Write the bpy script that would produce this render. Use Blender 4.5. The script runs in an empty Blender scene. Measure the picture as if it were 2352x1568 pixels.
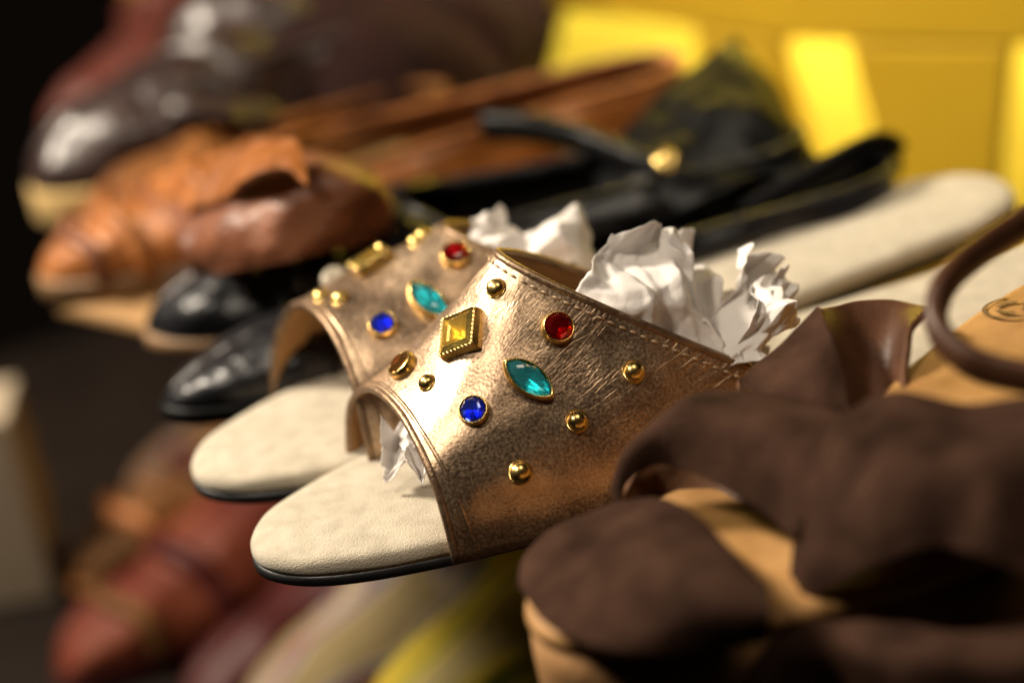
import bpy, bmesh, math, random
from mathutils import Vector, Matrix, noise
from mathutils.bvhtree import BVHTree
rad = math.radians
random.seed(7)
scene = bpy.context.scene
COL = scene.collection
scene.view_settings.view_transform = 'Standard'
scene.view_settings.look = 'None'
scene.view_settings.exposure = 0

# ------------------------------------------------------------------ camera
FPX = 85/36*2352
PIT, ROL = rad(25), rad(10)
R0 = Vector((1,0,0)); U0 = Vector((0,math.sin(PIT),math.cos(PIT))); F0 = Vector((0,math.cos(PIT),-math.sin(PIT)))
CR = R0*math.cos(ROL)-U0*math.sin(ROL); CU = R0*math.sin(ROL)+U0*math.cos(ROL)
CAM = Vector((0,0,.75*math.sin(PIT)))
def ray(px,py): return CR*((px-1176)/FPX)+CU*((784-py)/FPX)+F0
def pz(px,py,z=0.0):
    d = ray(px,py); return CAM+d*((z-CAM.z)/d.z)
def pd(px,py,D): return CAM+ray(px,py)*D

cam = bpy.data.cameras.new('camera'); co = bpy.data.objects.new('camera',cam); COL.objects.link(co)
cam.lens = 85; cam.sensor_width = 36; cam.clip_start = .02; cam.clip_end = 50
co.matrix_world = Matrix(((CR.x,CU.x,-F0.x,CAM.x),(CR.y,CU.y,-F0.y,CAM.y),(CR.z,CU.z,-F0.z,CAM.z),(0,0,0,1)))
cam.dof.use_dof = True; cam.dof.focus_distance = .648; cam.dof.aperture_fstop = 3.5
scene.camera = co

# ------------------------------------------------------------------ materials
def M(name, col, rough=.5, metal=0.0, var=.2, vscale=60, bump=.25, bscale=500, bdist=.0006, coat=0.0, sheen=0.0, col2=None, rvar=.08, spec=.5):
    m = bpy.data.materials.new(name); m.use_nodes = True
    nt = m.node_tree; b = nt.nodes['Principled BSDF']
    tc = nt.nodes.new('ShaderNodeTexCoord')
    n1 = nt.nodes.new('ShaderNodeTexNoise'); n1.inputs['Scale'].default_value = vscale; n1.inputs['Detail'].default_value = 5
    nt.links.new(tc.outputs['Object'], n1.inputs['Vector'])
    cr = nt.nodes.new('ShaderNodeValToRGB')
    a = [max(0,c*(1-var)) for c in col]; z = list(col2) if col2 else [min(1,c*(1+var)) for c in col]
    cr.color_ramp.elements[0].position = .3; cr.color_ramp.elements[1].position = .7
    cr.color_ramp.elements[0].color = (*a,1); cr.color_ramp.elements[1].color = (*z,1)
    nt.links.new(n1.outputs['Fac'], cr.inputs['Fac']); nt.links.new(cr.outputs['Color'], b.inputs['Base Color'])
    mr = nt.nodes.new('ShaderNodeMapRange'); mr.inputs['To Min'].default_value = max(.02,rough-rvar); mr.inputs['To Max'].default_value = min(1,rough+rvar)
    nt.links.new(n1.outputs['Fac'], mr.inputs['Value']); nt.links.new(mr.outputs['Result'], b.inputs['Roughness'])
    b.inputs['Metallic'].default_value = metal
    b.inputs['Coat Weight'].default_value = coat
    b.inputs['Sheen Weight'].default_value = sheen
    b.inputs['Specular IOR Level'].default_value = spec
    if bump:
        n2 = nt.nodes.new('ShaderNodeTexNoise'); n2.inputs['Scale'].default_value = bscale; n2.inputs['Detail'].default_value = 6
        nt.links.new(tc.outputs['Object'], n2.inputs['Vector'])
        bp = nt.nodes.new('ShaderNodeBump'); bp.inputs['Strength'].default_value = bump; bp.inputs['Distance'].default_value = bdist
        nt.links.new(n2.outputs['Fac'], bp.inputs['Height']); nt.links.new(bp.outputs['Normal'], b.inputs['Normal'])
    return m

def bronze():
    m = bpy.data.materials.new('bronze_leather'); m.use_nodes = True
    nt = m.node_tree; N = nt.nodes; Lk = nt.links.new; b = N['Principled BSDF']
    tc = N.new('ShaderNodeTexCoord')
    big = N.new('ShaderNodeTexNoise'); big.inputs['Scale'].default_value = 40; big.inputs['Detail'].default_value = 7; Lk(tc.outputs['Object'], big.inputs['Vector'])
    fine = N.new('ShaderNodeTexNoise'); fine.inputs['Scale'].default_value = 1300; fine.inputs['Detail'].default_value = 4; Lk(tc.outputs['Object'], fine.inputs['Vector'])
    mx = N.new('ShaderNodeMath'); mx.operation = 'MULTIPLY_ADD'; mx.inputs[1].default_value = .42; Lk(fine.outputs['Fac'], mx.inputs[0])
    sc = N.new('ShaderNodeMath'); sc.operation='MULTIPLY'; sc.inputs[1].default_value=.6; Lk(big.outputs['Fac'], sc.inputs[0]); Lk(sc.outputs[0], mx.inputs[2])
    cr = N.new('ShaderNodeValToRGB'); e = cr.color_ramp.elements
    e[0].position=.36; e[0].color=(.20,.13,.085,1); e[1].position=.66; e[1].color=(.74,.55,.37,1)
    k = e.new(.50); k.color=(.42,.295,.195,1)
    Lk(mx.outputs[0], cr.inputs['Fac']); Lk(cr.outputs['Color'], b.inputs['Base Color'])
    b.inputs['Metallic'].default_value=.9
    mr = N.new('ShaderNodeMapRange'); mr.inputs['From Min'].default_value=.3; mr.inputs['From Max'].default_value=.7; mr.inputs['To Min'].default_value=.30; mr.inputs['To Max'].default_value=.46
    Lk(fine.outputs['Fac'], mr.inputs['Value']); Lk(mr.outputs['Result'], b.inputs['Roughness'])
    vo = N.new('ShaderNodeTexVoronoi'); vo.inputs['Scale'].default_value = 1100; Lk(tc.outputs['Object'], vo.inputs['Vector'])
    b1 = N.new('ShaderNodeBump'); b1.inputs['Strength'].default_value=.22; b1.inputs['Distance'].default_value=.0002; Lk(vo.outputs['Distance'], b1.inputs['Height'])
    # fine creases running down from the collar
    mp = N.new('ShaderNodeMapping'); mp.inputs['Scale'].default_value=(4.0,64,1); Lk(tc.outputs['UV'], mp.inputs['Vector'])
    n3 = N.new('ShaderNodeTexNoise'); n3.inputs['Scale'].default_value=1.0; n3.inputs['Detail'].default_value=3; n3.inputs['Distortion'].default_value=.9; Lk(mp.outputs['Vector'], n3.inputs['Vector'])
    sx = N.new('ShaderNodeSeparateXYZ'); Lk(tc.outputs['UV'], sx.inputs['Vector'])
    m2 = N.new('ShaderNodeMapRange'); m2.inputs['From Min'].default_value=.5; m2.inputs['From Max'].default_value=.98; m2.inputs['To Min'].default_value=.03; m2.inputs['To Max'].default_value=1; Lk(sx.outputs['X'], m2.inputs['Value'])
    msk = N.new('ShaderNodeTexNoise'); msk.inputs['Scale'].default_value=50; Lk(tc.outputs['Object'], msk.inputs['Vector'])
    mk2 = N.new('ShaderNodeMapRange'); mk2.inputs['From Min'].default_value=.40; mk2.inputs['From Max'].default_value=.62; Lk(msk.outputs['Fac'], mk2.inputs['Value'])
    ab = N.new('ShaderNodeMath'); ab.operation='SUBTRACT'; ab.inputs[1].default_value=.5; Lk(n3.outputs['Fac'], ab.inputs[0])
    ab2 = N.new('ShaderNodeMath'); ab2.operation='ABSOLUTE'; Lk(ab.outputs[0], ab2.inputs[0])
    ab3 = N.new('ShaderNodeMath'); ab3.operation='MINIMUM'; ab3.inputs[1].default_value=.08; Lk(ab2.outputs[0], ab3.inputs[0])
    ml = N.new('ShaderNodeMath'); ml.operation='MULTIPLY'; Lk(ab3.outputs[0], ml.inputs[0]); Lk(m2.outputs['Result'], ml.inputs[1])
    ml2 = N.new('ShaderNodeMath'); ml2.operation='MULTIPLY'; Lk(ml.outputs[0], ml2.inputs[0]); Lk(mk2.outputs['Result'], ml2.inputs[1])
    b2 = N.new('ShaderNodeBump'); b2.inputs['Strength'].default_value=.5; b2.inputs['Distance'].default_value=.005; Lk(ml2.outputs[0], b2.inputs['Height']); Lk(b1.outputs['Normal'], b2.inputs['Normal'])
    n4 = N.new('ShaderNodeTexNoise'); n4.inputs['Scale'].default_value=70; n4.inputs['Detail'].default_value=7; Lk(tc.outputs['Object'], n4.inputs['Vector'])
    b3 = N.new('ShaderNodeBump'); b3.inputs['Strength'].default_value=.24; b3.inputs['Distance'].default_value=.0018; Lk(n4.outputs['Fac'], b3.inputs['Height']); Lk(b2.outputs['Normal'], b3.inputs['Normal'])
    Lk(b3.outputs['Normal'], b.inputs['Normal'])
    return m

def stripes(name, cols, scale):
    m = bpy.data.materials.new(name); m.use_nodes=True; nt=m.node_tree; b=nt.nodes['Principled BSDF']
    tc=nt.nodes.new('ShaderNodeTexCoord'); w=nt.nodes.new('ShaderNodeTexNoise'); w.inputs['Scale'].default_value=scale; w.inputs['Detail'].default_value=0
    mp=nt.nodes.new('ShaderNodeMapping'); mp.inputs['Scale'].default_value=(.5,1.6,.5)
    nt.links.new(tc.outputs['Object'],mp.inputs['Vector']); nt.links.new(mp.outputs['Vector'],w.inputs['Vector'])
    cr=nt.nodes.new('ShaderNodeValToRGB'); cr.color_ramp.interpolation='CONSTANT'
    e=cr.color_ramp.elements
    n=len(cols)
    e[0].position=0; e[0].color=(*cols[0],1); e[1].position=.36+.30/n; e[1].color=(*cols[1],1)
    for i in range(2,n):
        k=e.new(.36+.30*i/n); k.color=(*cols[i],1)
    nt.links.new(w.outputs['Fac'],cr.inputs['Fac']); nt.links.new(cr.outputs['Color'],b.inputs['Base Color']); b.inputs['Roughness'].default_value=.75
    b.inputs['Specular IOR Level'].default_value=.12
    return m

mBronze = bronze()
mBinding = M('bronze_edge',(.28,.185,.115),.40,.75,.3,300,.4,900)
mLining = M('tan_lining',(.44,.23,.085),.6,0,.2,80,.3,600)
mThread = M('bronze_thread',(.50,.35,.22),.5,.2,.2,300,.2)
mSuede = M('cream_suede',(.55,.485,.37),.95,0,.12,160,.8,2400,.0008,sheen=.15,col2=(.64,.57,.45),spec=.1)
mBlackSole = M('black_rubber',(.012,.012,.013),.4,0,.3,80,.2)
mGold = M('polished_gold',(.84,.60,.21),.27,1,.12,200,.05,300,.0002)
def gemM(n,c,rough=.03):
    m = bpy.data.materials.new(n); m.use_nodes=True; nt=m.node_tree; b=nt.nodes['Principled BSDF']
    tc=nt.nodes.new('ShaderNodeTexCoord'); nz=nt.nodes.new('ShaderNodeTexNoise'); nz.inputs['Scale'].default_value=300
    nt.links.new(tc.outputs['Object'],nz.inputs['Vector'])
    cr=nt.nodes.new('ShaderNodeValToRGB'); cr.color_ramp.elements[0].color=(*[x*.85 for x in c],1); cr.color_ramp.elements[1].color=(*c,1)
    nt.links.new(nz.outputs['Fac'],cr.inputs['Fac']); nt.links.new(cr.outputs['Color'],b.inputs['Base Color'])
    b.inputs['Roughness'].default_value=rough; b.inputs['Transmission Weight'].default_value=.95; b.inputs['IOR'].default_value=1.55
    return m
def foilM(n,c): return M(n,c,.32,.85,.15,200,0,rvar=.05)
GEM={}
for nm,g,f in (('red',(.72,.03,.04),(.62,.03,.04)),('teal',(.30,.93,.99),(.16,.86,.95)),('blue',(.14,.24,.98),(.06,.14,.95)),('amber',(1.0,.84,.32),(.98,.68,.16)),('brown',(.75,.42,.15),(.45,.2,.05))):
    GEM[nm]=(gemM(nm+'_glass',g),foilM(nm+'_foil',f))
mPaper = M('white_paper',(.74,.70,.67),.85,0,.05,120,.25,700,.0004,spec=.2)
mBrownSuede = M('brown_suede',(.034,.0155,.0095),.95,0,.4,70,.8,1200,.0010,col2=(.064,.032,.021),spec=.06)
mSuedeEdge = M('cut_suede_edge',(.17,.082,.042),.8,0,.3,200,.3,800,spec=.2)
mSuedeLining = M('strap_lining_leather',(.14,.062,.027),.6,0,.3,60,.3,500,spec=.25)
mCork = M('tan_footbed',(.40,.20,.06),.6,0,.25,45,.3,500,col2=(.50,.27,.10),spec=.3)
mCorkSide = M('stacked_sole',(.32,.17,.068),.65,0,.4,30,.4,300,.001,spec=.3)
mStrap = M('brown_leather',(.080,.032,.015),.45,0,.3,60,.3,500,spec=.3)
mBlackL = M('black_leather',(.008,.008,.010),.30,0,.3,60,.7,70,.004,spec=.45)
mBlackMatte = M('dull_black_leather',(.0035,.0035,.004),.42,0,.3,60,.4,60,.004,spec=.14)
mBlackLin = M('black_lining',(.008,.007,.006),.8,0,.3,spec=.05)
mTanWelt = M('tan_welt',(.20,.11,.046),.6,0,.25,60)
mOrange = M('orange_leather',(.22,.066,.014),.42,0,.45,34,.8,60,.005,col2=(.42,.15,.038),spec=.35)
mBrownL = M('brown_vamp_leather',(.17,.057,.027),.42,0,.4,40,.8,60,.005,col2=(.26,.10,.05),spec=.4)
mDimTan = M('dim_tan_leather',(.13,.045,.012),.6,0,.45,34,.5,60,.004,col2=(.22,.085,.022),spec=.12)
mInner = stripes('worn_tan_insole',[(.14,.048,.012),(.06,.03,.010),(.19,.072,.016),(.09,.055,.018)],22)
mDarkBoot = M('dark_brown_leather',(.022,.010,.008),.36,0,.4,26,.5,24,.010,coat=.08,col2=(.042,.025,.022),spec=.4)
mDarkSuede = M('dark_maroon_suede',(.014,.005,.004),.85,0,.3,40,.4,300,spec=.08)
mRedBrown = M('red_brown_leather',(.075,.018,.012),.5,0,.3,30,.4,100,spec=.2)
mPaleSole = M('pale_crepe_sole',(.50,.34,.13),.7,0,.2,30)
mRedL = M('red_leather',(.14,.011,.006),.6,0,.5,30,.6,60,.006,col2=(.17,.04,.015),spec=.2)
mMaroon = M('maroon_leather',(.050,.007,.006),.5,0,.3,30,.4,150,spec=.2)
mTanL = M('tan_leather',(.09,.04,.013),.6,0,.5,25,.3,150,col2=(.18,.08,.025),spec=.15)
mMultic = stripes('blue_tan_print',[(.14,.07,.026),(.05,.065,.10),(.20,.105,.036),(.07,.035,.016)],40)
mStripe = stripes('pink_white_stripe',[(.30,.25,.18),(.26,.11,.08),(.12,.12,.16),(.30,.23,.16),(.20,.15,.07)],44)
mYelGreen = stripes('yellow_green_print',[(.44,.32,.03),(.012,.08,.02),(.52,.38,.035),(.25,.2,.08)],30)
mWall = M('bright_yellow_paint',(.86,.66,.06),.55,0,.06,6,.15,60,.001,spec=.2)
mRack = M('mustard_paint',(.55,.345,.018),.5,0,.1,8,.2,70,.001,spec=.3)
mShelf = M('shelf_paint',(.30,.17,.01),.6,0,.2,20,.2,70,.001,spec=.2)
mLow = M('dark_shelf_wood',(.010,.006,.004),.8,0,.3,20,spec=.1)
mPlank = M('tan_plank_wood',(.30,.175,.075),.6,0,.3,25,.3,100,.001,spec=.2)
mPost = M('pale_post_paint',(.42,.34,.24),.6,0,.15,10)
mStamp = M('stamp_ink',(.16,.085,.035),.6,0,.2)
mPearl = M('pale_button',(.36,.32,.25),.3,0,.15)

# ------------------------------------------------------------------ mesh helpers
INV={}
def inv_of(o): return INV[o.name]
def mk(name, verts, faces, mat, parent=None, smooth=True, uv=None, mats=None, world=False):
    if world and parent is not None:
        inv = inv_of(parent); verts = [inv@Vector(v) for v in verts]
    me = bpy.data.meshes.new(name); me.from_pydata([tuple(v) for v in verts],[],faces); me.update()
    for mm in (mats or [mat]): me.materials.append(mm)
    if smooth:
        for p in me.polygons: p.use_smooth = True
    if uv:
        ul = me.uv_layers.new(name='UVMap')
        for lp in me.loops: ul.data[lp.index].uv = uv[lp.vertex_index]
    o = bpy.data.objects.new(name, me); COL.objects.link(o)
    if parent is not None: o.parent = parent
    return o
def thing(name,label,cat,loc=(0,0,0),rz=0,group=None):
    o = bpy.data.objects.new(name,None); COL.objects.link(o); o.empty_display_size=.02
    o.location = loc; o.rotation_euler=(0,0,rz); o['label']=label; o['category']=cat
    if group: o['group']=group
    INV[o.name]=(Matrix.Translation(Vector(loc))@Matrix.Rotation(rz,4,'Z')).inverted()
    return o
def tag(o,label,cat,group=None,kind=None):
    o['label']=label; o['category']=cat
    if group: o['group']=group
    if kind: o['kind']=kind
    return o
def crom(P,n,closed=False):
    P=[Vector(p) for p in P]; out=[]; m=len(P); seg=m if closed else m-1
    for k in range(n):
        x = k/(n if closed else n-1)*seg; i=min(int(x),seg-1); f=x-i
        g=lambda j:P[j%m] if closed else P[max(0,min(m-1,j))]
        a,b,c,d=g(i-1),g(i),g(i+1),g(i+2)
        out.append(.5*((2*b)+(c-a)*f+(2*a-5*b+4*c-d)*f*f+(3*b-a-3*c+d)*f**3))
    return out
def tube_geo(path, r, seg=8, flat=1.0, closed=False, up=Vector((0,0,1))):
    V=[];Fc=[]; n=len(path)
    for i,p in enumerate(path):
        a=path[(i-1)%n] if (closed or i>0) else path[i]; b=path[(i+1)%n] if (closed or i<n-1) else path[i]
        t=(b-a).normalized(); s=t.cross(up)
        if s.length<1e-4: s=t.cross(Vector((1,0,0)))
        s.normalize(); w=s.cross(t).normalized(); rr=r[i] if isinstance(r,(list,tuple)) else r
        for k in range(seg):
            A=2*math.pi*k/seg; V.append(p+s*math.cos(A)*rr*flat+w*math.sin(A)*rr)
    for i in range(n if closed else n-1):
        for k in range(seg):
            Fc.append((i*seg+k,i*seg+(k+1)%seg,((i+1)%n)*seg+(k+1)%seg,((i+1)%n)*seg+k))
    if not closed:
        Fc.append(tuple(range(seg))[::-1]); Fc.append(tuple((n-1)*seg+k for k in range(seg)))
    return V,Fc
def tube(name,path,r,mat,parent=None,seg=8,flat=1.0,closed=False,world=False):
    V,Fc=tube_geo(path,r,seg,flat,closed); return mk(name,V,Fc,mat,parent,world=world)
BASE=[(0,0),(.0028,.0095),(.012,.0190),(.030,.0272),(.058,.0345),(.09,.0388),(.12,.0375),(.16,.031),(.2,.0262),(.235,.0245),(.262,.0225),(.279,.014),(.285,0)]
def outline(L,Wd,n=140):
    k=L/.285; q=Wd/.041
    half=[Vector((u*k,v*q,0)) for u,v in BASE]
    pts=half+[Vector((p.x,-p.y,0)) for p in half[-2:0:-1]]
    return crom(pts,n,True)
def hw_fn(L,Wd):
    o=[p for p in outline(L,Wd,280) if p.y>=-1e-6]; o.sort(key=lambda p:p.x)
    def f(u):
        if u<=o[0].x or u>=o[-1].x: return 0.0
        for a,b in zip(o,o[1:]):
            if a.x<=u<=b.x: return a.y+(b.y-a.y)*((u-a.x)/max(1e-9,b.x-a.x))
    return f
def slab(name,ol,rings,L,mat,parent,jit=0.0):
    n=len(ol); V=[];Fc=[]
    for f,z in rings:
        for p in ol:
            c=Vector((min(max(p.x,.13*L),L*.91),0,0)); q=c+(p-c)*f
            jj=noise.noise(Vector((q.x*60,q.y*60,z*60)))*jit
            V.append(Vector((q.x,q.y,z+jj)))
    m=len(rings)
    for i in range(m-1):
        for k in range(n):
            Fc.append((i*n+k,i*n+(k+1)%n,(i+1)*n+(k+1)%n,(i+1)*n+k))
    Fc.append(tuple(range(n))); Fc.append(tuple((m-1)*n+k for k in range(n))[::-1])
    o=mk(name,V,Fc,mat,parent)
    bm=bmesh.new(); bm.from_mesh(o.data); bmesh.ops.recalc_face_normals(bm,faces=bm.faces); bm.to_mesh(o.data); bm.free()
    return o
def solid(o,th,off=-1,mo=0,rim=0):
    md=o.modifiers.new('thickness','SOLIDIFY'); md.thickness=th; md.offset=off
    md.material_offset=mo; md.material_offset_rim=rim
def patch(name,rows,mat,parent,th=.0025,nu=40,nv=24,wob=.0015,seed=0,edge=None):
    rr=[crom(r,nu) for r in rows]; cols=[crom([rr[j][i] for j in range(len(rows))],nv) for i in range(nu)]
    V=[];Fc=[]
    for i in range(nu):
        for j in range(nv):
            p=cols[i][j]; w=noise.noise_vector(p*38+Vector((seed,0,0)))*wob+noise.noise_vector(p*120)*wob*.25
            V.append(p+w)
    for i in range(nu-1):
        for j in range(nv-1): Fc.append((i*nv+j,(i+1)*nv+j,(i+1)*nv+j+1,i*nv+j+1))
    o=mk(name,V,Fc,mat,parent,world=True,mats=[mat,edge] if edge else None); solid(o,th,0,0,1 if edge else 0); return o

# ------------------------------------------------------------------ jewelled sandals
ITOP=0.0; IBOT=-.0048; SBOT=-.0082
def jewelled(label,O,ang,L,gems,seed,apex_open,apex_peak,ub0,skew):
    root=thing('jewelled_sandal',label,'sandal',(O.x,O.y,0),ang,'pair of jewelled bronze sandals')
    inv=inv_of(root); Wd=.041; hw=hw_fn(L,Wd); ol=outline(L,Wd,160)
    slab('insole',ol,[(.97,IBOT-.0004),(.995,IBOT),(1.006,-.0034),(1.002,-.0018),(.98,-.0004),(.94,.0004),(.8,.0010),(.55,.0014),(.25,.0014)],L,mSuede,root,.0004)
    slab('sole',ol,[(.985,SBOT),(1.008,SBOT+.0005),(1.012,SBOT+.0017),(1.006,IBOT-.0002),(.97,IBOT)],L,mBlackSole,root)
    co_l=inv@CAM; rot=inv.to_3x3()
    def mid(px,py):
        d=rot@ray(px,py); k=-co_l.y/d.y; return co_l+d*k
    ao=mid(*apex_open); ap=mid(*apex_peak); print('APEX',tuple(ao),tuple(ap))
    nt_,ns=80,130
    def vp0(t,s):
        th=s*math.pi/2; ub=ub0+.125*t-(skew*(s*.5+.5)*(1-t)); ua=ao.x+(ap.x-ao.x)*t; h=ao.z+(ap.z-ao.z)*(.8*t+.2*t*t); b=hw(max(ub,.03))+.0022+.0018*(1-t)
        c=max(0,math.cos(th)); sn=math.sin(th); bw=IBOT-.0006; w=bw+(h-bw)*c**(.66+.29*min(1,t*1.6))
        return Vector((ua+(ub-ua)*(1-c), b*math.copysign(abs(sn)**.92,sn), w))
    def nrm(t,s):
        e=.01
        du=vp0(min(1,t+e),s)-vp0(max(0,t-e),s); dv=vp0(t,min(1,s+e))-vp0(t,max(-1,s-e))
        n=du.cross(dv); return n.normalized() if n.length>1e-12 else Vector((0,0,1))
    def vp(t,s,d=0.0):
        p=vp0(t,s); n=nrm(t,s); a=(1-abs(s)**4)
        k=noise.noise(p*42+Vector((seed,0,0)))*.0013*a+noise.noise(p*110+Vector((0,seed,0)))*.00035
        return p+n*(k+d)
    V=[];UV=[];Fc=[]
    for i in range(nt_+1):
        for j in range(ns+1):
            t=i/nt_; s=-1+2*j/ns; V.append(vp(t,s)); UV.append((t,(s+1)/2+seed))
    for i in range(nt_):
        for j in range(ns):
            a=i*(ns+1)+j; Fc.append((a,a+ns+1,a+ns+2,a+1))
    vamp=mk('vamp',V,Fc,mBronze,root,uv=UV,mats=[mBronze,mLining]); solid(vamp,.0016,-1,1)
    ss=[-1+2*j/120 for j in range(121)]
    tube('opening_binding',[vp(0,s,-.0005) for s in ss],.0012,mBinding,vamp)
    tube('opening_binding',[vp(.045,s,-.0003) for s in ss],.0007,mBronze,vamp)
    tube('collar_binding',[vp(1,s,-.0006) for s in ss],.0013,mBinding,vamp)
    SV=[];SF=[]; tt,pitch=.95,.0031
    pts=[vp(tt,-.98+1.96*j/600,.0001) for j in range(601)]; acc=0
    for a,b,k in zip(pts,pts[1:],range(600)):
        acc+=(b-a).length
        if acc>pitch:
            acc=0; m=min(600,k+6); d=(pts[m]-pts[k]); d=d.normalized()*pitch*.66
            v,f=tube_geo([pts[k],pts[k]+d*.5+Vector((0,0,.0002)),pts[k]+d],[.00025,.00046,.00025],6)
            o=len(SV); SV+=v; SF+=[tuple(x+o for x in q) for q in f]
    mk('stitching',SV,SF,mThread,vamp)
    bvh=BVHTree.FromPolygons(V,Fc)
    def hit(px,py):
        d=(rot@ray(px,py)).normalized(); r=bvh.ray_cast(co_l,d); return (r[0],r[1],d) if r[0] is not None else None
    def place(kind,where,mat=None,size=.003,ax=(1,0),asp=1.0):
        if where[0]=='ts':
            p=vp(where[1],where[2]); n=nrm(where[1],where[2])
            T=(vp0(min(1,where[1]+.02),where[2])-vp0(max(0,where[1]-.02),where[2])).normalized()
        else:
            h=hit(*where)
            if not h: print('MISS',where); return
            p,n,view=h
            if n.dot(view)>0: n=-n
            d=rot@(CR*ax[0]-CU*ax[1]); d.normalize()
            T=(d-view*(d.dot(n)/view.dot(n))).normalized()
        B=n.cross(T)
        if kind=='stud':
            V=[];F=[];N=20;rg=[(1.12,-.0004),(1.12,.0002),(1.0,.0004)]+[(math.cos(a*math.pi/16),math.sin(a*math.pi/16)*.85) for a in range(0,8)]
            for i,(a,z) in enumerate(rg):
                zz=z if i<3 else z*size+.0004
                for k in range(N): V.append(p+(T*math.cos(2*math.pi*k/N)+B*math.sin(2*math.pi*k/N))*a*size+n*zz)
            V.append(p+n*(size*.86+.0004)); m=len(rg)
            for i in range(m-1):
                for k in range(N): F.append((i*N+k,i*N+(k+1)%N,(i+1)*N+(k+1)%N,(i+1)*N+k))
            for k in range(N): F.append(((m-1)*N+k,(m-1)*N+(k+1)%N,m*N))
            mk('stud',V,F,mGold,root); return
        gl,fo=GEM[mat]
        if kind=='round': ol=[(math.cos(2*math.pi*k/24),math.sin(2*math.pi*k/24)) for k in range(24)]; stp=3
        if kind=='marquise':
            ol=[]; stp=4
            for k in range(32):
                a=2*math.pi*k/32; ol.append((math.cos(a),asp*math.copysign(abs(math.sin(a))**1.45,math.sin(a))))
        if kind=='square':
            cs=[(1,-1),(1,1),(-1,1),(-1,-1)]; ol=[]; stp=1
            for q in range(4):
                a,b=cs[q],cs[(q+1)%4]
                for z in (.03,.35,.65,.97): ol.append((a[0]+(b[0]-a[0])*z,(a[1]+(b[1]-a[1])*z)*asp))
        def rings(rg,o2,tip=None,capb=False,capt=False):
            n2=len(o2); V=[];F=[]
            for f,z in rg:
                for x,y in o2: V.append(p+T*x*size*f+B*y*size*f+n*z)
            for i in range(len(rg)-1):
                for k in range(n2): F.append((i*n2+k,i*n2+(k+1)%n2,(i+1)*n2+(k+1)%n2,(i+1)*n2+k))
            if tip is not None:
                V.append(p+n*tip); t=len(V)-1
                for k in range(n2): F.append(((len(rg)-1)*n2+k,(len(rg)-1)*n2+(k+1)%n2,t))
            if capb: F.append(tuple(range(n2))[::-1])
            if capt: F.append(tuple((len(rg)-1)*n2+k for k in range(n2)))
            return V,F
        hgt=.0026 if kind=='square' else .0022
        V,F=rings([(1.03,-.0010),(1.06,.0006),(1.0,hgt),(.95,hgt+.0003),(.90,hgt),(.86,hgt-.0012),(.86,.0006)],ol)
        bz=mk('gem_setting',V,F,mGold,root,smooth=(kind!='square'))
        o2=[(1,-asp),(1,asp),(-1,asp),(-1,-asp)] if kind=='square' else ol[::stp]
        V,F=rings([(.9,hgt-.0008),(.45,.0009)],o2,tip=.0004); mk('foil_backing',V,F,fo,bz,smooth=False)
        if kind=='square': rg=[(.90,hgt-.0006),(.84,hgt+.0001),(.66,hgt+.0007),(.5,hgt+.0010)]
        else: rg=[(.92,hgt-.0006),(.84,hgt+.0003),(.60,hgt+.0012),(.45,hgt+.0014)]
        V,F=rings(rg,o2,capb=True,capt=True); mk('gemstone',V,F,gl,bz,smooth=False)
        if kind=='square':
            BV=[];BF=[]
            for sgn in (-1,1):
                for q in range(9):
                    for ax_ in (0,1):
                        y=-.9+1.8*q/8; x,yy=(sgn*.98,y) if ax_==0 else (y,sgn*.98)
                        c=p+T*x*size+B*yy*asp*size+n*(hgt+.0001); o=len(BV)
                        for dx,dy,dz in ((1,0,0),(0,1,0),(-1,0,0),(0,-1,0),(0,0,1)): BV.append(c+(T*dx+B*dy+n*dz)*.00045)
                        BF+=[(o,o+1,o+4),(o+1,o+2,o+4),(o+2,o+3,o+4),(o+3,o,o+4)]
            mk('beading',BV,BF,mGold,bz)
    for g in gems: place(**g)
    return root

backtoe=pz(440,1060); backheel=pz(2310,430)
t0=(backheel-backtoe).normalized(); n0=Vector((-t0.y,t0.x,0))
bt=backtoe-n0*.005-t0*.001; bh=backheel+n0*.006+t0*.003
angB=math.atan2((bh-bt).y,(bh-bt).x); LB=(bh-bt).length
angF=angB-rad(2.8)
tF=Vector((math.cos(angF),math.sin(angF),0)); nF=Vector((-tF.y,tF.x,0))
ft=pz(572,1245)-nF*.0030-tF*.000
G=lambda kind,where,mat=None,size=.0027,ax=(1,0),asp=1.0: dict(kind=kind,where=where,mat=mat,size=size,ax=ax,asp=asp)
jewelled('nearer bronze leather sandal with square amber gem facing the camera, toe in sharp focus',ft,angF,LB,[
 G('stud',(1140,663)),G('square',(1064,770),'amber',.0060,(90,-37)),G('round',(1280,755),'red',.0043),
 G('marquise',(1213,872),'teal',.0080,(55,41),.52),G('round',(1090,945),'blue',.0040),G('stud',(982,880),None,.0024),
 G('stud',(1455,853),None,.0030),G('stud',(1325,967),None,.0029),G('stud',(1195,1085),None,.0030),
 G('round',('ts',.20,.10),'brown',.0042)],0.0,(893,918),(1150,590),.0455,.0055)
jewelled('farther bronze leather sandal, softly blurred, behind and left of its sharper mate',bt,angB,LB,[
 G('round',(1048,590),'red',.0043),G('marquise',(983,695),'teal',.0080,(45,45),.52),G('round',(880,750),'blue',.0040),
 G('square',('ts',.50,.12),'amber',.0056),G('stud',('ts',.80,.08),None,.0023),G('stud',('ts',.86,.13),None,.0023),G('stud',('ts',.17,-.02),None,.0024),G('stud',('ts',.10,.10),None,.0024),
 G('stud',('ts',.62,-.62)),G('stud',('ts',.40,-.66))],3.7,(725,715),(1025,525),.043,.006)

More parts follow.
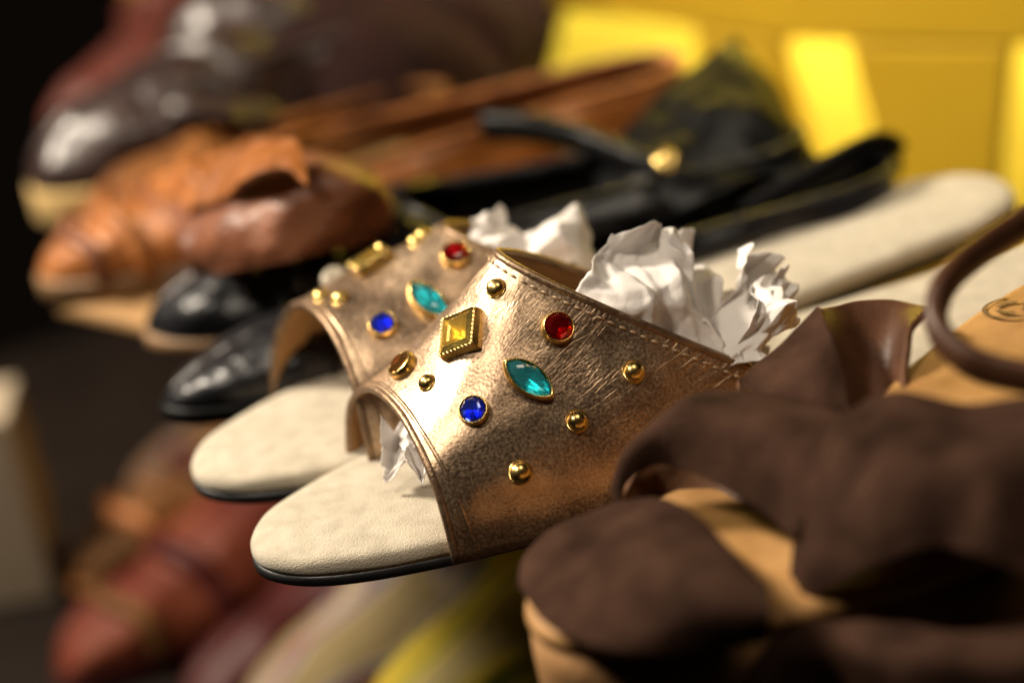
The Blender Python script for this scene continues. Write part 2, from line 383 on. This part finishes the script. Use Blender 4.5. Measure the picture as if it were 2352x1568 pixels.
# ------------------------------------------------------------------ crumpled paper
def sheet(c4,seed,amp=.006,n=64,bul=.01,rag=.05):
    rnd=random.Random(seed); BL,TL,TR,BR=[pd(*c) for c in c4]
    N=(TR-BL).cross(TL-BR).normalized()
    if N.dot(CAM-BL)<0: N=-N
    lines=[(rnd.uniform(0,math.pi),f*rnd.uniform(.85,1.15),rnd.random(),a) for f,a in ((.8,1.1),(1.1,1.0),(1.5,.8),(2.0,.55),(2.7,.3),(3.6,.16),(6,.05))]
    T1=(BR-BL).normalized(); T2=(TL-BL).normalized()
    V=[];Fc=[]
    for i in range(n+1):
        for j in range(n+1):
            a=i/n;b=j/n
            ea=noise.noise(Vector((b*4,seed,0)))*rag+noise.noise(Vector((b*15,seed,1)))*rag*.35
            eb=noise.noise(Vector((a*4,seed,5)))*rag+noise.noise(Vector((a*15,seed,6)))*rag*.35
            A=a+ea*(2*abs(a-.5))**3; Bq=b+eb*(2*abs(b-.5))**3
            p=(BL*(1-A)+BR*A)*(1-Bq)+(TL*(1-A)+TR*A)*Bq
            d=0;l1=0;l2=0
            for ph,f,of,am in lines:
                x=(a*math.cos(ph)+b*math.sin(ph)+.05*noise.noise(Vector((a*2,b*2,seed+f))))*f+of
                tr=abs((x%1)-.5)*2; d+=am*(tr-.5); l1+=am*(tr-.5)*math.sin(of*50); l2+=am*(tr-.5)*math.cos(of*90)
            V.append(p+N*(d*amp+bul*math.sin(math.pi*a)*math.sin(math.pi*min(1,b+.15)))+T1*l1*amp*.3+T2*l2*amp*.3)
    for i in range(n):
        for j in range(n):
            q=i*(n+1)+j; Fc.append((q,q+n+1,q+n+2,q+1))
    return V,Fc
def paper(label,sheets):
    V=[];Fc=[]
    for k,s in enumerate(sheets):
        v,f=sheet(*s); o=len(V); V+=v; Fc+=[tuple(x+o for x in q) for q in f]
    o=mk('crumpled_paper',V,Fc,mPaper); solid(o,.0002,0); tag(o,label,'paper'); return o
paper('big wad of crumpled white paper rising behind the stitched collar of the nearer bronze sandal',[
 (((1270,730,.662),(1425,520,.668),(1580,530,.69),(1640,860,.668)),11,.007,64,.012),
 (((1480,700,.672),(1510,530,.680),(1620,600,.69),(1700,840,.666)),23,.008,64,.006),
 (((1560,860,.676),(1590,650,.688),(1740,700,.690),(1760,870,.672)),61,.006,64,.004),
 (((1650,830,.664),(1730,560,.675),(1780,620,.69),(1730,840,.664)),31,.007,64,.003),
 (((1690,830,.660),(1735,650,.668),(1815,610,.675),(1835,745,.668)),47,.007,64,.005)])
paper('crumpled white paper poking above the collar of the farther bronze sandal',[
 (((1110,640,.715),(1150,545,.725),(1320,475,.735),(1380,620,.715)),5,.006,64,.008),
 (((1060,560,.72),(1085,515,.728),(1150,500,.735),(1220,600,.72)),19,.005,50,.004)])
paper('small torn white paper peeping out of the toe opening of the nearer bronze sandal',[
 (((885,1080,.664),(872,1000,.668),(960,950,.678),(1040,1060,.662)),9,.006,50,.003,.10),
 (((930,1070,.656),(925,1000,.662),(1005,1000,.664),(1020,1120,.650)),15,.005,50,.003,.12)])

# ------------------------------------------------------------------ other shoes
def smooth(a,b,x):
    x=max(0,min(1,(x-a)/(b-a))); return x*x*(3-2*x)
def shoe(name,label,cat,toe,heel,bottom,mu,ms,ml,Wd=.031,toeH=.024,Ht=.045,Hm=.035,Hh=.06,f0=.42,sole=.007,group=None,L=None,cap=None,bands=(),lump=.0022):
    z=bottom+sole
    T=pz(*toe,z+.006); Hq=pz(*heel,z+.006); d=(Hq-T); ang=math.atan2(d.y,d.x); L=L or d.length
    root=thing(name,label,cat,(T.x,T.y,z),ang,group)
    hw=hw_fn(L,Wd); ns_,mq=60,16; V=[];Fc=[]
    def pt(f,q,side):
        u=L*f; b=max(hw(u),0); h=toeH*math.sqrt(min(f/.14,1))+(Ht-toeH)*smooth(.12,.45,f)
        wl=Hm+(Hh-Hm)*smooth(.55,.97,f); c=smooth(f0,f0+.12,f)
        th=q*math.pi/2
        v1=b*math.cos(th)**.75 if q<1 else 0; w1=h*math.sin(th)**.85 if q>0 else 0
        v2=b*(1-.16*q*q+.08*math.sin(q*3.1)); w2=wl*q
        v=v1*(1-c)+v2*c; w=w1*(1-c)+w2*c
        p=Vector((u,v*side,w)); k=(noise.noise(p*45+Vector((L*100,0,0)))*lump+.0012*math.sin(f*95)*smooth(.2,.3,f)*(1-smooth(.4,.5,f)))*math.sin(math.pi*min(1,q+.1))
        return p+Vector((0,side*k,k))
    row=2*(mq+1)
    for i in range(ns_+1):
        f=(1-math.cos(math.pi*i/ns_))/2
        for j in range(mq+1): V.append(pt(f,j/mq,-1))
        for j in range(mq,-1,-1): V.append(pt(f,j/mq,1))
    for i in range(ns_):
        for j in range(row-1):
            if j==mq: continue
            a=i*row+j; Fc.append((a,a+row,a+row+1,a+1))
    up=mk('upper',V,Fc,mu,root,mats=[mu,ml]); solid(up,.0022,-1,1)
    rim=[pt((1-math.cos(math.pi*i/ns_))/2,1,-1) for i in range(26,ns_+1)]+[pt((1-math.cos(math.pi*i/ns_))/2,1,1) for i in range(ns_,25,-1)]
    tube('collar',rim,.0016,mu,root)
    slab('sole',outline(L,Wd,120),[(1.0,-sole),(1.04,-sole*.9),(1.045,-.001),(1.02,.0006),(.9,.0008)],L,ms,root)
    slab('insole',outline(L*.96,Wd*.9,100),[(.98,.001),(.99,.002),(.6,.0035)],L,ml,root)
    def band(nm,f1,rr,mat):
        V=[pt(f1+.03*math.cos((j/20)*math.pi/2),j/20,-1)+Vector((0,-.0006,.0006)) for j in range(21)]+[pt(f1+.03*math.cos((j/20)*math.pi/2),j/20,1)+Vector((0,.0006,.0006)) for j in range(19,-1,-1)]
        tube(nm,V,rr,mat,root)
    if cap: band('toe_cap_seam',.17,.0012,cap)
    for f1,rr,mat in bands: band('cross_strap',f1,rr,mat)
    return root,pt
BOT=SBOT
sA,_=shoe('black_shoe','upper black leather shoe, its pointed back flap standing against the yellow wall','shoe',(328,722),(1850,385),BOT,mBlackL,mTanWelt,mBlackLin,Wd=.033,toeH=.021,Ht=.030,Hm=.020,Hh=.020,f0=.36,sole=.005,group='pair of black leather shoes',bands=((.15,.0022,mBlackL),(.20,.0030,mBlackL),(.26,.0032,mBlackL),(.32,.003,mBlackL)),lump=.004)
sB,_=shoe('black_shoe','lower black leather shoe, its round toe just beside the farther bronze sandal','shoe',(368,890),(2050,410),BOT,mBlackL,mBlackMatte,mBlackLin,Wd=.027,toeH=.016,Ht=.024,Hm=.014,Hh=.012,f0=.32,sole=.005,group='pair of black leather shoes',cap=mBlackL)
def strap(name,pts,r,mat,parent,flat=.4,n=40):
    return tube(name,crom([pd(*p) for p in pts],n),r,mat,parent,seg=10,flat=flat,world=True)
patch('quarter_flap',[[pd(1350,390,.84),pd(1500,235,.845),pd(1650,110,.85),pd(1705,85,.855)],
 [pd(1400,470,.82),pd(1560,330,.815),pd(1720,220,.825),pd(1790,220,.84)],
 [pd(1450,540,.81),pd(1640,440,.80),pd(1790,390,.81),pd(1875,380,.825)]],mBlackMatte,sA,.002,seed=3,wob=.004)
strap('strap',[(1115,290,.855),(1220,295,.845),(1340,325,.835),(1470,380,.815),(1600,430,.805)],.0058,mBlackMatte,sA,.6)
strap('heel_loop',[(1710,500,.80),(1790,450,.80),(1900,390,.80),(2000,340,.81),(2050,345,.82),(2050,395,.82)],.0055,mBlackMatte,sB,.5)
def button(px,py,D,r,mat,parent):
    c=pd(px,py,D); n=(CAM-c).normalized()*.6+Vector((0,0,.6)); n.normalize(); T=n.cross(Vector((1,0,0))).normalized(); B=n.cross(T)
    V=[];F=[];N=16;rg=[(1,-.2),(1.05,.1),(.9,.4),(.6,.5),(.3,.35)]
    for a,z in rg:
        for k in range(N): V.append(c+(T*math.cos(2*math.pi*k/N)+B*math.sin(2*math.pi*k/N))*a*r+n*z*r)
    for i in range(4):
        for k in range(N): F.append((i*N+k,i*N+(k+1)%N,(i+1)*N+(k+1)%N,(i+1)*N+k))
    F.append(tuple(4*N+k for k in range(N)))
    return mk('button',V,F,mat,parent,world=True)
button(1530,370,.795,.0042,mGold,sA)
button(770,642,.735,.0042,mPearl,sB)
sC,_=shoe('brown_shoe','orange and brown leather shoe with a folded instep, directly beyond the black shoes','shoe',(82,600),(1570,200),BOT,mOrange,mTanWelt,mInner,Wd=.033,toeH=.020,Ht=.028,Hm=.018,Hh=.018,f0=.34,sole=.008,cap=mBrownL,bands=((.05,.0030,mBrownL),(.11,.0036,mOrange),(.24,.0040,mOrange)),lump=.004)
patch('instep_cover',[[pz(390,480,.020),pz(540,400,.038),pz(700,360,.046),pz(830,400,.040),pz(900,470,.030)],[pz(410,550,.030),pz(580,480,.046),pz(720,430,.052),pz(850,450,.044),pz(910,500,.030)],[pz(440,630,.018),pz(620,620,.028),pz(760,580,.028),pz(860,540,.024),pz(910,520,.02)]],mBrownL,sC,.002,seed=8,wob=.004)
patch('tongue',[[pz(420,450,.030),pz(560,340,.055),pz(680,325,.062),pz(720,380,.060)],[pz(440,500,.032),pz(570,420,.056),pz(670,390,.060),pz(715,420,.058)]],mOrange,sC,.002,seed=9,wob=.003)
sD,_=shoe('brown_shoe','brown leather shoe with thick pale sole, squeezed between orange shoe and slouch boot','shoe',(170,490),(1500,90),BOT,mDimTan,mPaleSole,mInner,Wd=.026,toeH=.016,Ht=.022,Hm=.012,Hh=.012,f0=.34,sole=.012,L=.15,lump=.003)

def shaft(name,pts,rads,mat,parent,folds,amp,seed,n=70,seg=40):
    path=crom([pd(*p) for p in pts],n); rr=crom([Vector((r,0,0)) for r in rads],n); V=[];Fc=[]
    for i,p in enumerate(path):
        a=path[max(0,i-1)];b=path[min(n-1,i+1)]; t=(b-a).normalized(); s=t.cross(Vector((0,1,0))).normalized(); w=s.cross(t)
        for k in range(seg):
            A=2*math.pi*k/seg; base=Vector((math.cos(A),math.sin(A),i/n*5))
            r=rr[i].x*(1+amp*math.sin(i/n*folds*6.28+2.5*noise.noise(base*1.1+Vector((seed,0,0))))+amp*.8*noise.noise(base*2.2+Vector((0,seed,0))))
            V.append(p+s*math.cos(A)*r+w*math.sin(A)*r)
    for i in range(n-1):
        for k in range(seg): Fc.append((i*seg+k,i*seg+(k+1)%seg,(i+1)*seg+(k+1)%seg,(i+1)*seg+k))
    o=mk(name,V,Fc,mat,parent,world=True); solid(o,.003,-1); return o
bE,_=shoe('slouch_boot','glossy dark brown boot with a creased slouching shaft and pale sole','boot',(62,400),(900,150),BOT,mDarkBoot,mPaleSole,mDarkSuede,Wd=.032,toeH=.026,Ht=.036,Hm=.03,Hh=.03,f0=.5,sole=.014,L=.15,lump=.004)
shaft('shaft',[(480,390,.93),(530,270,.96),(600,130,1.0),(690,-20,1.04),(750,-160,1.06)],[.022,.030,.031,.031,.033],mDarkBoot,bE,5,.17,2)
bF,_=shoe('dark_boot','very dark maroon suede boot with a wide plain shaft, beside the creased slouch boot','boot',(420,300),(1300,40),BOT,mDarkSuede,mDarkSuede,mDarkSuede,Wd=.034,toeH=.03,Ht=.04,Hm=.03,Hh=.03,f0=.5,L=.14)
shaft('shaft',[(830,400,.97),(890,230,.99),(980,60,1.03),(1040,-140,1.07)],[.040,.050,.050,.050],mDarkSuede,bF,2,.05,5)
bG,_=shoe('ankle_boot','reddish brown boot at the upper left behind the slouch boot','boot',(110,290),(700,60),BOT,mRedBrown,mMaroon,mMaroon,Wd=.030,toeH=.02,Ht=.03,Hm=.03,Hh=.03,f0=.5,L=.13)
shaft('shaft',[(370,230,1.10),(385,120,1.12),(400,20,1.14)],[.022,.020,.019],mRedBrown,bG,3,.08,9)

# ------------------------------------------------------------------ brown suede sandals in front
S1z=.016
a1=angF; T1=pz(1222,1428,S1z); s1=thing('suede_sandal','dark brown suede sandal with wide straps on a thick tan sole, nearest the camera','sandal',(T1.x,T1.y,S1z),a1,'pair of brown suede sandals')
L1=.27; W1=.042
slab('footbed',outline(L1,W1,120),[(1.0,-.004),(1.01,-.002),(1.0,.0),(.93,.0008),(.6,.0)],L1,mCork,s1)
slab('sole',outline(L1,W1,120),[(.97,BOT-S1z),(.99,BOT-S1z+.001),(1.0,-.012),(.99,-.004),(.9,-.0038)],L1,mCorkSide,s1)
q=lambda x,y,h: pz(x,y,S1z+h)
patch('front_strap',[[q(1420,1165,.006),q(1520,1148,.012),q(1620,1215,.015),q(1750,1345,.015)],
 [q(1280,1225,.005),q(1430,1220,.014),q(1590,1285,.018),q(1765,1380,.018)],
 [q(1210,1290,.005),q(1340,1330,.013),q(1550,1380,.017),q(1770,1410,.017)],
 [q(1196,1350,.004),q(1270,1440,.005),q(1430,1495,.006),q(1760,1465,.008)]],mBrownSuede,s1,.0022,seed=1,edge=mSuedeEdge,wob=.001)
patch('instep_strap',[[pd(1418,1172,.600),pd(1440,1100,.600),pd(1510,1062,.600),pd(1620,1090,.590),pd(1760,1170,.576),pd(1830,1230,.566)],
 [pd(1405,1125,.602),pd(1440,1035,.600),pd(1530,980,.595),pd(1660,985,.587),pd(1800,1035,.574),pd(1900,1095,.562)],
 [pd(1425,1075,.610),pd(1490,990,.610),pd(1590,915,.608),pd(1710,905,.602),pd(1850,930,.592),pd(1950,970,.578)]],mBrownSuede,s1,.0022,seed=2,edge=mSuedeEdge,wob=.001)
patch('inner_strap',[[pd(1420,1150,.611),pd(1500,1050,.620),pd(1640,1040,.620),pd(1780,1080,.606),pd(1900,1160,.592)],[q(1425,1195,-.003),q(1540,1165,-.003),q(1660,1165,-.002),q(1790,1185,.0),q(1920,1240,.0)]],mSuedeLining,s1,.002,seed=6,edge=mSuedeEdge)
patch('side_strap',[[pd(1820,1310,.570),pd(1865,1180,.568),pd(1930,1020,.57),pd(2050,925,.565),pd(2250,935,.555),pd(2450,900,.55)],
 [pd(1840,1340,.562),pd(1910,1260,.55),pd(2010,1140,.54),pd(2170,1090,.535),pd(2300,1090,.53),pd(2470,1090,.53)],
 [pd(1860,1370,.562),pd(1950,1300,.545),pd(2060,1265,.535),pd(2200,1265,.53),pd(2330,1300,.525),pd(2480,1330,.52)]],mBrownSuede,s1,.0022,seed=4,wob=.004,edge=mSuedeEdge)
patch('side_flap',[[pd(1745,1460,.565),pd(1880,1425,.555),pd(2050,1440,.545),pd(2250,1450,.535),pd(2480,1430,.53)],
 [pd(1735,1510,.562),pd(1900,1490,.545),pd(2070,1500,.53),pd(2280,1510,.52),pd(2490,1500,.515)],
 [pd(1700,1680,.565),pd(1900,1660,.55),pd(2080,1650,.535),pd(2300,1640,.525),pd(2500,1640,.52)]],mBrownSuede,s1,.0022,seed=5,wob=.003,edge=mSuedeEdge)
S2z=.036
T2=pz(2010,1080,S2z); H2=pz(2760,600,S2z); d2=H2-T2
s2=thing('suede_sandal','brown suede sandal with thin looped ankle strap and stamped tan insole, at the right edge','sandal',(T2.x,T2.y,S2z),math.atan2(d2.y,d2.x),'pair of brown suede sandals')
L2=.26
slab('footbed',outline(L2,.034,120),[(1.0,-.004),(1.01,-.002),(1.0,.0),(.93,.0008),(.6,.0)],L2,mCork,s2)
slab('sole',outline(L2,.034,120),[(.97,-.018),(.99,-.017),(1.0,-.009),(.99,-.004),(.9,-.0038)],L2,mCorkSide,s2)
patch('toe_strap',[[pd(1690,880,.622),pd(1740,845,.628),pd(1810,790,.626),pd(1885,710,.624)],
 [pd(1710,960,.612),pd(1790,920,.608),pd(1860,860,.606),pd(1915,790,.611)],
 [pd(1740,1050,.600),pd(1840,1030,.595),pd(1920,1000,.594),pd(1960,970,.594)]],mBrownSuede,s2,.0022,seed=11,edge=mSuedeEdge)
patch('strap_lining',[[pd(1884,713,.624),pd(1960,703,.632),pd(2050,703,.632),pd(2135,716,.624)],
 [pd(1915,800,.612),pd(1980,800,.622),pd(2040,790,.622),pd(2085,770,.614)],
 [pd(1950,1010,.598),pd(1990,990,.605),pd(2040,960,.605),pd(2080,925,.600)]],mStrap,s2,.002,seed=12,edge=mSuedeEdge)
strap('ankle_strap',[(2480,440,.60),(2370,500,.595),(2260,570,.585),(2180,640,.575),(2150,710,.57),(2162,770,.565),(2220,825,.56),(2300,855,.558),(2460,880,.555)],.0042,mStrap,s2,flat=.7,n=70)
c=pz(2325,705,S2z+.0012)
V=[];F=[]
for k in range(24):
    A=2*math.pi*k/24
    for r in (.0080,.0068,.0046,.0030): V.append(c+Vector((math.cos(A)*r,math.sin(A)*r*.8,0)))
for k in range(24):
    k2=(k+1)%24
    if k not in (3,4,5): F.append((4*k,4*k2,4*k2+1,4*k+1))
    if k%8 not in (2,3): F.append((4*k+2,4*k2+2,4*k2+3,4*k+3))
mk('stamp',V,F,mStamp,s2,world=True)

# ------------------------------------------------------------------ lower shelf shoes
LB_=-.185
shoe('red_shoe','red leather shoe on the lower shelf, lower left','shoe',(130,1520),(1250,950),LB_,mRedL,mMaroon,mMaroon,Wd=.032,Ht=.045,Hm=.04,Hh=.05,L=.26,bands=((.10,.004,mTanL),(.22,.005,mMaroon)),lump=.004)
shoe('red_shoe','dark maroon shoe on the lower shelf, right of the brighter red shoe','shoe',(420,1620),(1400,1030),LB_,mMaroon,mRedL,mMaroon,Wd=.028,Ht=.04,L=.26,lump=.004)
shoe('tan_shoe','orange tan shoe on the lower shelf, above the red shoe','shoe',(165,1310),(1150,800),LB_,mTanL,mOrange,mMaroon,Wd=.026,Ht=.032,Hm=.02,Hh=.03,L=.26,cap=mOrange,bands=((.10,.005,mOrange),(.25,.006,mMaroon)),lump=.004)
shoe('patterned_shoe','tan and grey blue patterned shoe at the back of the lower shelf','shoe',(290,1150),(1150,720),LB_,mMultic,mMultic,mMaroon,Wd=.028,Ht=.038,Hm=.02,Hh=.03,L=.26,lump=.004)
shoe('striped_shoe','pink and white striped shoe on the lower shelf, below the sandals','shoe',(560,1660),(1500,1130),LB_,mStripe,mStripe,mTanL,Wd=.036,Ht=.045,L=.26)
shoe('yellow_shoe','yellow and green shoe on the lower shelf, below the nearer bronze sandal','shoe',(860,1640),(1700,1180),LB_,mYelGreen,mYelGreen,mYelGreen,Wd=.036,Ht=.05,L=.26)

# ------------------------------------------------------------------ shelves, wall, rack
def board(name,P,up,th,mat,parent=None):
    n=len(P); V=list(P)+[p-up*th for p in P]; F=[tuple(range(n)),tuple(range(2*n-1,n-1,-1))]+[(i,i+n,(i+1)%n+n,(i+1)%n) for i in range(n)]
    o=mk(name,V,F,mat,parent,smooth=False)
    bm=bmesh.new(); bm.from_mesh(o.data); bmesh.ops.recalc_face_normals(bm,faces=bm.faces); bm.to_mesh(o.data); bm.free()
    bv=o.modifiers.new('bevel','BEVEL'); bv.width=.002; bv.segments=2
    return o
Zv=Vector((0,0,1))
def sp(a,b,z): q=ft+tF*a+nF*b; return Vector((q.x,q.y,z))
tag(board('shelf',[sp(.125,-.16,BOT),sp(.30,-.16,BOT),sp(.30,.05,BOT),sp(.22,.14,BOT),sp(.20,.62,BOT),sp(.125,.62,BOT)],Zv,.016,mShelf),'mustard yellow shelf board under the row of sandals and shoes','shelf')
tag(board('plank',[pz(120,695,BOT-.0004),pz(655,818,BOT-.0004),pz(760,740,BOT-.0004),pz(250,600,BOT-.0004)],Zv,.006,mPlank),'thin tan wooden plank under the toes of the orange and black shoes','plank')
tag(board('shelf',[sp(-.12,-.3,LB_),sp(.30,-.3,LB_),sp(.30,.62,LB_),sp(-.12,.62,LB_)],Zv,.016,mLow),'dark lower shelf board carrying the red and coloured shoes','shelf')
WD=Vector((-.87,.49,0)).normalized(); WN=Vector((-WD.y,WD.x,0))
if WN.y>0: WN=-WN
WP=Vector((.21,.97,0)); RP=WP+WN*.07
def onw(px,py,P):
    d=ray(px,py); k=(P-CAM).dot(WN)/d.dot(WN); return CAM+d*k
def rect(P,pxl,pxr,zt,zb):
    a=onw(pxl,300,P); b=onw(pxr,300,P)
    return [Vector((a.x,a.y,zt)),Vector((b.x,b.y,zt)),Vector((b.x,b.y,zb)),Vector((a.x,a.y,zb))]
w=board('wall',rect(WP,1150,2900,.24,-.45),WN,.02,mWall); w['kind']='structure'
rk=thing('slatted_rack','mustard painted slatted rack standing in front of the bright yellow wall','rack',tuple(onw(2100,600,RP)))
def slat(nm,pts):
    inv=inv_of(rk); return board(nm,[inv@onw(a,b,RP) for a,b in pts],WN,.012,mRack,rk)
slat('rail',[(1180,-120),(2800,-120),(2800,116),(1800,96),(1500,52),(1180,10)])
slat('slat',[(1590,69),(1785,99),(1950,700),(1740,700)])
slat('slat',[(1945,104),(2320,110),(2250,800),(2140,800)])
x0=pd(-200,1100,1.0); x1=pd(50,1100,1.0); zb_=LB_-.0002
post=board('post',[Vector((x0.x,x0.y,zb_)),Vector((x1.x,x0.y,zb_)),Vector((x1.x,x0.y+.04,zb_)),Vector((x0.x,x0.y+.04,zb_))],Vector((0,0,-1)),.088,mPost)
tag(post,'short pale upright post at the left edge, beside the lower shelf','post')

# ------------------------------------------------------------------ light
wd=bpy.data.worlds.new('World'); scene.world=wd; wd.use_nodes=True
bg=wd.node_tree.nodes['Background']; bg.inputs['Color'].default_value=(1.0,.70,.5,1); bg.inputs['Strength'].default_value=.003
def area(name,loc,target,power,size,col,size_y=None,spread=None):
    l=bpy.data.lights.new(name,'AREA'); l.energy=power; l.size=size; l.color=col
    if size_y: l.shape='RECTANGLE'; l.size_y=size_y
    if spread: l.spread=spread
    o=bpy.data.objects.new(name,l); COL.objects.link(o); o.location=loc
    o.rotation_euler=(Vector(target)-Vector(loc)).to_track_quat('-Z','Y').to_euler(); return o
area('key_lamp',(-.60,.92,.62),(0,.62,.02),16.5,.16,(1.0,.87,.70))
area('front_fill',(-.42,.30,.85),(0,.62,.02),4.5,.14,(1.0,.87,.70))  # added front-left fill to lift the vamp faces and gems
area('top_right_fill',(.30,.30,1.1),(.1,.7,0),2.6,.30,(1.0,.84,.64))  # added weak fill from upper right for the foreground suede, no real fixture
a_=onw(1500,150,WP+WN*.05); b_=onw(2000,250,WP+WN*.05)
for P_ in (a_,b_):
    tgt=Vector((P_.x,P_.y,0))-WN*.05
    area('wall_fill',(P_.x,P_.y,.30),(tgt.x,tgt.y,-.02),.85,.05,(1.0,.93,.74),spread=rad(70))  # unseen lights added between rack and wall to brighten the yellow gaps
RT=onw(1900,60,RP)
area('rack_fill',(RT.x+.15,RT.y-.25,.55),tuple(RT),.22,.10,(1.0,.9,.7),spread=rad(50))  # extra light added only to brighten the mustard rack
